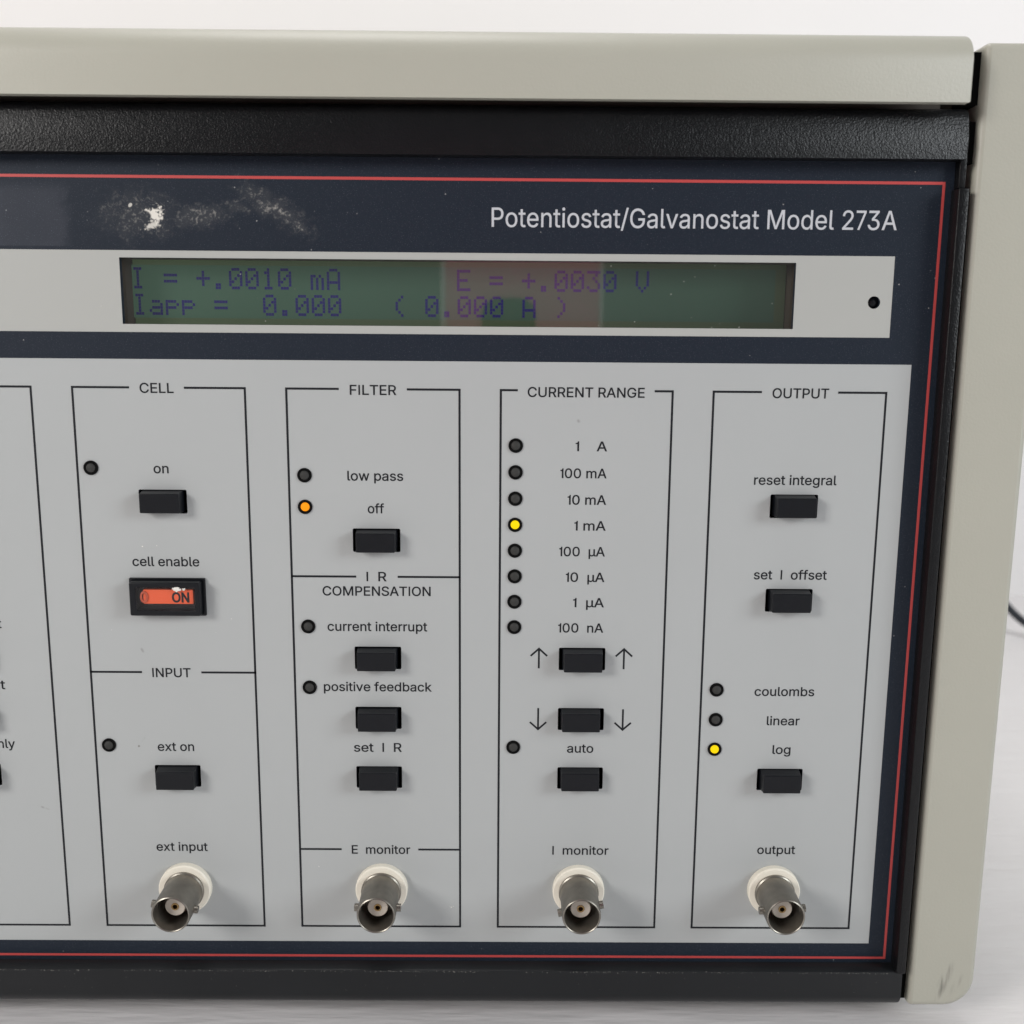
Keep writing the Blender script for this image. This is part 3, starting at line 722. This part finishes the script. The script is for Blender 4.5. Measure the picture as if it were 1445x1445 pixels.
for (s, x0, x1, z) in TEXTS:
    text('printed_word', s, M['ink'], ctrl, x0, x1, z, 2.3, -0.06)
for (x, z0, z1, up) in ((90.72, 59.7, 64.8, 1), (111.95, 59.6, 64.8, 1), (90.72, 43.6, 49.2, 0), (112.1, 43.55, 49.0, 0)):
    tip = z1 if up else z0
    k = -1 if up else 1
    strokes('printed_arrow', M['ink'], ctrl, [((x, z0+0.2), (x, z1-0.2)), ((x, tip), (x-1.9, tip+k*1.75)), ((x, tip), (x+1.9, tip+k*1.75))], 0.46, -0.06)

# recess box behind each key, with the key standing out of it
def key(name, x, z, dark=0.0):
    kc = plate('push_button', M['key'], inst, [rect(x-4.75, x+4.75, z-2.4, z+2.4, 0.25, 3)], -3.25, 3, bevel=0.22, smooth=50)
    bm = bmesh.new()                                   # flared skirt, taller at the top
    a = [(x-4.7, z-2.35, -2.95), (x+4.7, z-2.35, -2.95), (x+4.7, z+2.35, -2.95), (x-4.7, z+2.35, -2.95)]
    b = [(x-5.0, z-2.5, -0.4), (x+5.0, z-2.5, -0.4), (x+5.0, z+2.7, -0.4), (x-5.0, z+2.7, -0.4)]
    c = [(x-5.0, z-2.5, 3), (x+5.0, z-2.5, 3), (x+5.0, z+2.7, 3), (x-5.0, z+2.7, 3)]
    R_ = [[bm.verts.new((p[0]*S, p[2]*S, p[1]*S)) for p in L_] for L_ in (a, b, c)]
    for u, v in zip(R_, R_[1:]):
        for k in range(4):
            bm.faces.new((u[k], u[(k+1) % 4], v[(k+1) % 4], v[k]))
    bmesh.ops.recalc_face_normals(bm, faces=bm.faces)
    bmesh.ops.bevel(bm, geom=[e for e in bm.edges if not e.is_boundary], offset=0.25*S, segments=2, profile=0.5, affect='EDGES')
    from_bm('button_skirt', bm, M['key'], kc, 50)
    kc.location = (random.uniform(-0.14, 0.14)*S, random.uniform(-0.2, 0.25)*S, random.uniform(-0.1, 0.1)*S)
    return kc


random.seed(11)
for nm, x, z in BTN:
    key(nm, x, z)
box('key_backing', M['void'], inst, XL+6, 182, 3.4, 5.0, -15, 110)

# indicator lights
random.seed(4)
for (x, z, lit) in LED:
    ring = lathe('indicator_light', M['void'], inst, [(0.0, -0.12), (1.15, -0.12), (1.22, -0.42), (1.6, -0.42), (1.76, -0.3), (1.76, 0.0)], 36, x, z)
    rl = 1.08 if lit else 1.15
    lathe('lens', M[('lens_off', 'lens_yellow', 'lens_amber')[lit]], ring, [(rl, -0.13), (rl*0.94, -0.42), (rl*0.7, -0.62), (rl*0.35, -0.72), (0, -0.75)], 28, x, z)
    if lit:
        ring['label'] = 'lit yellow indicator light' if lit == 1 else 'lit amber indicator light'

# coaxial sockets
for (x, z, ang) in BNC:
    ring = lathe('coaxial_socket', M['cream'], inst, [(6.7, 0), (6.7, -1.55), (6.4, -1.95), (5.0, -2.0), (4.0, -2.0)], 64, x, z)
    br = lathe('metal_barrel', M['nickel'], ring, [(5.15, -1.95), (5.15, -2.5), (4.85, -2.75), (4.85, -12.9), (4.72, -13.4), (4.5, -13.55), (4.32, -13.4), (4.25, -13.0), (4.2, -5.0), (0.5, -5.0)], 64, x, z)
    bm = bmesh.new()
    for sgn in (0, 180):
        a = math.radians(ang+sgn)
        r = bmesh.ops.create_cone(bm, cap_ends=True, segments=20, radius1=1.0*S, radius2=0.95*S, depth=1.7*S)
        mt = Matrix.Translation(Vector(((x+4.95*math.cos(a))*S, -9.6*S, (z+4.95*math.sin(a))*S))) @ Matrix.Rotation(math.pi/2-a, 4, 'Y')
        bmesh.ops.transform(bm, matrix=mt, verts=r['verts'])
    from_bm('bayonet_pin', bm, M['nickel'], ring, 40)
    lathe('centre_insulator', M['post'], ring, [(2.55, -5.0), (2.55, -9.4), (2.4, -9.6), (0.95, -9.6), (0.95, -9.0)], 40, x, z)
    lathe('centre_contact', M['gold'], ring, [(0.95, -9.1), (0.95, -9.75), (0.62, -9.75), (0.62, -6.5), (0.0, -6.5)], 24, x, z)

# display
px, pz = WIN[0], WIN[2]
bm = bmesh.new()
x0, x1, z0, z1 = WIN
for q in (((x0, 1.6, z0), (x0, 8.4, z0), (x0, 8.4, z1), (x0, 1.6, z1)), ((x1, 1.6, z0), (x1, 1.6, z1), (x1, 8.4, z1), (x1, 8.4, z0)),
          ((x0, 1.6, z1), (x0, 8.4, z1), (x1, 8.4, z1), (x1, 1.6, z1)), ((x0, 1.6, z0), (x1, 1.6, z0), (x1, 8.4, z0), (x0, 8.4, z0))):
    bm.faces.new([bm.verts.new(Vector(p)*S) for p in q])
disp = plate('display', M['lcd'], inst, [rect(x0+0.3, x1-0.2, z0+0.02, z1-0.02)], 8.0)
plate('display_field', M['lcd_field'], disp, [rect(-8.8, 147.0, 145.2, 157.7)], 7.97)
from_bm('display_recess', bm, M['chassis'], disp)

FONT = {'I': '01110 00100 00100 00100 00100 00100 01110', '=': '00000 00000 11111 00000 11111 00000 00000', '+': '00000 00100 00100 11111 00100 00100 00000',
        '.': '00000 00000 00000 00000 00000 01100 01100', '0': '01110 10001 10011 10101 11001 10001 01110', '1': '00100 01100 00100 00100 00100 00100 01110',
        'm': '00000 00000 11010 10101 10101 10101 10101', 'A': '01110 10001 10001 10001 11111 10001 10001', 'E': '11111 10000 10000 11110 10000 10000 11111',
        '3': '11111 00010 00100 00010 00001 10001 01110', 'V': '10001 10001 10001 10001 10001 01010 00100', 'a': '00000 00000 01110 00001 01111 10001 01111',
        'p': '00000 00000 11110 10001 11110 10000 10000', '(': '00010 00100 01000 01000 01000 00100 00010', ')': '01000 00100 00010 00010 00010 00100 01000'}
bm = bmesh.new()
CW, DX, DZ = 3.924, 0.654, 0.727
for row, (s, ztop, xoff) in enumerate((('I = +.0010 mA       E = +.0030 V', 157.15, -8.44), ('Iapp =  0.000   ( 0.000 A )', 150.92, -8.30))):
    for i, ch in enumerate(s):
        if ch == ' ':
            continue
        for r, bits in enumerate(FONT[ch].split()):
            for c, bit in enumerate(bits):
                if bit == '1':
                    xa = xoff + i*CW + c*DX
                    za = ztop - (r+1)*DZ
                    f = bm.faces.new([bm.verts.new((xx*S, 7.93*S, zz*S)) for xx, zz in ((xa+0.03, za+0.035), (xa+DX-0.03, za+0.035), (xa+DX-0.03, za+DZ-0.035), (xa+0.03, za+DZ-0.035))])
from_bm('display_text', bm, M['lcd_ink'], disp)
plate('display_window', M['window'], inst, [rect(x0-1.0, x1+1.0, z0-1.0, z1+1.0)], 1.75)
lathe('screw', M['key'], inst, [(1.42, 1.7), (1.42, 1.2), (0.95, 0.75), (0, 0.6)], 24, 168.5, 150.0)

# cell enable switch: black housing, smoky tray, orange legend behind a clear cap
sw = plate('legend_switch', M['key'], inst, [rect(-9.3, 7.85, 73.5, 81.9, 0.4, 3), rect(-7.75, 6.55, 74.9, 80.6, 0.3, 3)], -3.2, 3, bevel=0.3, smooth=50)
sw['label'] = 'rectangular switch showing a red orange flag'
plate('switch_collar', M['key'], sw, [rect(SW[0], SW[1], SW[2], SW[3], 0.3, 3), rect(-9.25, 7.8, 73.55, 81.85)], -0.7, 0.0, bevel=0.2, smooth=50)
plate('tray', M['tray'], sw, [rect(-7.9, 6.7, 74.7, 80.8)], -0.4)
plate('legend_flag', M['orange'], sw, [rect(-6.2, 6.05, 76.35, 79.9, 0.3, 3)], -2.4, -0.8, bevel=0.12, smooth=40)
text('legend_lettering', 'ON', M['ink'], sw, 0.95, 4.95, 76.85, 2.35, -2.44, 0.12)
def oval(cx, cz, rx, rz, n=30):
    return [(cx+rx*math.cos(2*math.pi*k/n), cz+rz*math.sin(2*math.pi*k/n)) for k in range(n)]
plate('raised_zero', M['orange_dark'], sw, [oval(-5.9, 78.1, 1.0, 1.5), oval(-5.9, 78.1, 0.5, 0.95)], -2.7, -2.3, bevel=0.1, smooth=60)
plate('clear_cap', M['lens_cap'], sw, [rect(-7.85, 6.65, 74.8, 80.7)], -2.95)
bm = bmesh.new()
for k in range(34):
    u = random.gauss(0, 1)
    r = bmesh.ops.create_icosphere(bm, subdivisions=2, radius=1)
    cx, cz = (2.3+0.5*u, 80.25+0.24*random.gauss(0, 1)) if k < 26 else (4.0+0.3*u, 80.15+0.14*random.gauss(0, 1))
    sc = random.uniform(0.14, 0.36) if k < 26 else random.uniform(0.1, 0.2)
    for v in r['verts']:
        v.co = Vector(((cx+v.co.x*sc*random.uniform(0.6, 1.5))*S, (-3.1+v.co.y*0.25)*S, (cz+v.co.z*sc*random.uniform(0.5, 1.3))*S))
from_bm('paint_fleck', bm, M['fleck'], sw)

# ------------------------------------------------------------------ power cord behind the instrument
cu = bpy.data.curves.new('power_cord', 'CURVE')
cu.dimensions = '3D'
cu.bevel_depth = 2.3*S
cu.bevel_resolution = 5
sp = cu.splines.new('BEZIER')
pts = [(330, 417, 40), (372, 412, 0), (404, 402, -33.5), (416, 399, -37 + 3), (470, 372, -36.4), (560, 300, -36.4), (700, 260, -36.4)]
pts = [(300, 408, 34), (340, 396, 22), (372, 372, -6), (398, 352, -33), (432, 330, -36.5), (520, 300, -36.5), (700, 270, -36.5)]
sp.bezier_points.add(len(pts)-1)
for bp, p in zip(sp.bezier_points, pts):
    bp.co = Vector(p)*S
    bp.handle_left_type = bp.handle_right_type = 'AUTO'
tmp = bpy.data.objects.new('tmp', cu)
C.objects.link(tmp)
bpy.context.view_layer.update()
me = bpy.data.meshes.new_from_object(tmp.evaluated_get(bpy.context.evaluated_depsgraph_get()))
bpy.data.objects.remove(tmp)
for p in me.polygons:
    p.use_smooth = True
cord = link('power_cord', me, M['cord'])
cord['label'] = 'black cord trailing onto the white table behind the instrument'
cord['category'] = 'cord'

# ------------------------------------------------------------------ dust and flecks
def flecks(name, m, parent, spots):
    """tiny irregular flakes lying on a face: (x, y, z, radius)"""
    bm = bmesh.new()
    for (x, y, z, r) in spots:
        n = random.randint(4, 6)
        a0 = random.uniform(0, 6.28)
        ps = [bm.verts.new(((x+r*random.uniform(0.4, 1.3)*math.cos(a0-6.283*k/n))*S, y*S, (z+r*random.uniform(0.4, 1.2)*math.sin(a0-6.283*k/n))*S)) for k in range(n)]
        bm.faces.new(ps)
    o = from_bm(name, bm, m, parent)
    o['kind'] = 'stuff'
    return o


lower = [o for o in inst.children if o.name.startswith('lower_bezel')][0]
sp_ = []
for k in range(520):
    x = random.uniform(-60, 186)
    if math.sin(x*0.37)+math.sin(x*0.11+1)+random.uniform(-1.5, 1.5) > -0.6:
        sp_.append((x, -4.16, -21.35+random.gauss(0, 0.10), random.uniform(0.04, 0.13)))
for k in range(40):
    sp_.append((random.uniform(-55, 183), -4.16, random.uniform(-27, -21.5), random.uniform(0.03, 0.08)))
M['dust'] = mat('dust', (0.30, 0.29, 0.27), 0.9, spec=0.1)
flecks('dust_line', M['dust'], lower, sp_)
flecks('pale_specks', M['fleck'], ctrl, [(51.6, -0.09, 5.9, 0.28), (52.1, -0.09, 6.2, 0.14), (51.0, -0.09, 6.1, 0.12), (68.7, -0.09, -5.5, 0.22), (69.2, -0.09, -5.3, 0.14), (68.3, -0.09, -5.2, 0.1),
                                       (-6.5, -0.09, 90.2, 0.2), (-3.0, -0.09, 90.4, 0.13), (-15.3, -0.09, 69.0, 0.12), (14.5, -0.09, 72.0, 0.15), (34.5, -0.09, 5.8, 0.15), (-13, -0.09, 147.8, 0.1)] +
       [(random.uniform(-70, 175), -0.09, random.uniform(-13, 133), random.uniform(0.03, 0.07)) for k in range(60)])

# ------------------------------------------------------------------ the phone in front of the panel (the display window mirrors it)
ph = plate('phone', mat('pink_phone_case', (0.88, 0.31, 0.44), 0.5), None, [rect(52.2, 126.8, 92, 246, 9, 8)], -272, -263, bevel=1.5, smooth=40)
ph['label'] = 'pink phone facing the green display window, seen only as a reflection'
ph['category'] = 'phone'
rim = mat('pale_case_rim', (0.93, 0.86, 0.88), 0.4)
plate('case_rim', rim, ph, [rect(50.3, 128.4, 90, 248, 10, 8), rect(52.4, 126.9, 92.2, 245.8, 9, 8)], -271, -262.2, bevel=0.4, smooth=40)
plate('camera_bump', M['black_smooth'], ph, [rect(70, 96, 132, 156, 8, 8)], -263.2, -261.0, bevel=0.5, smooth=40)
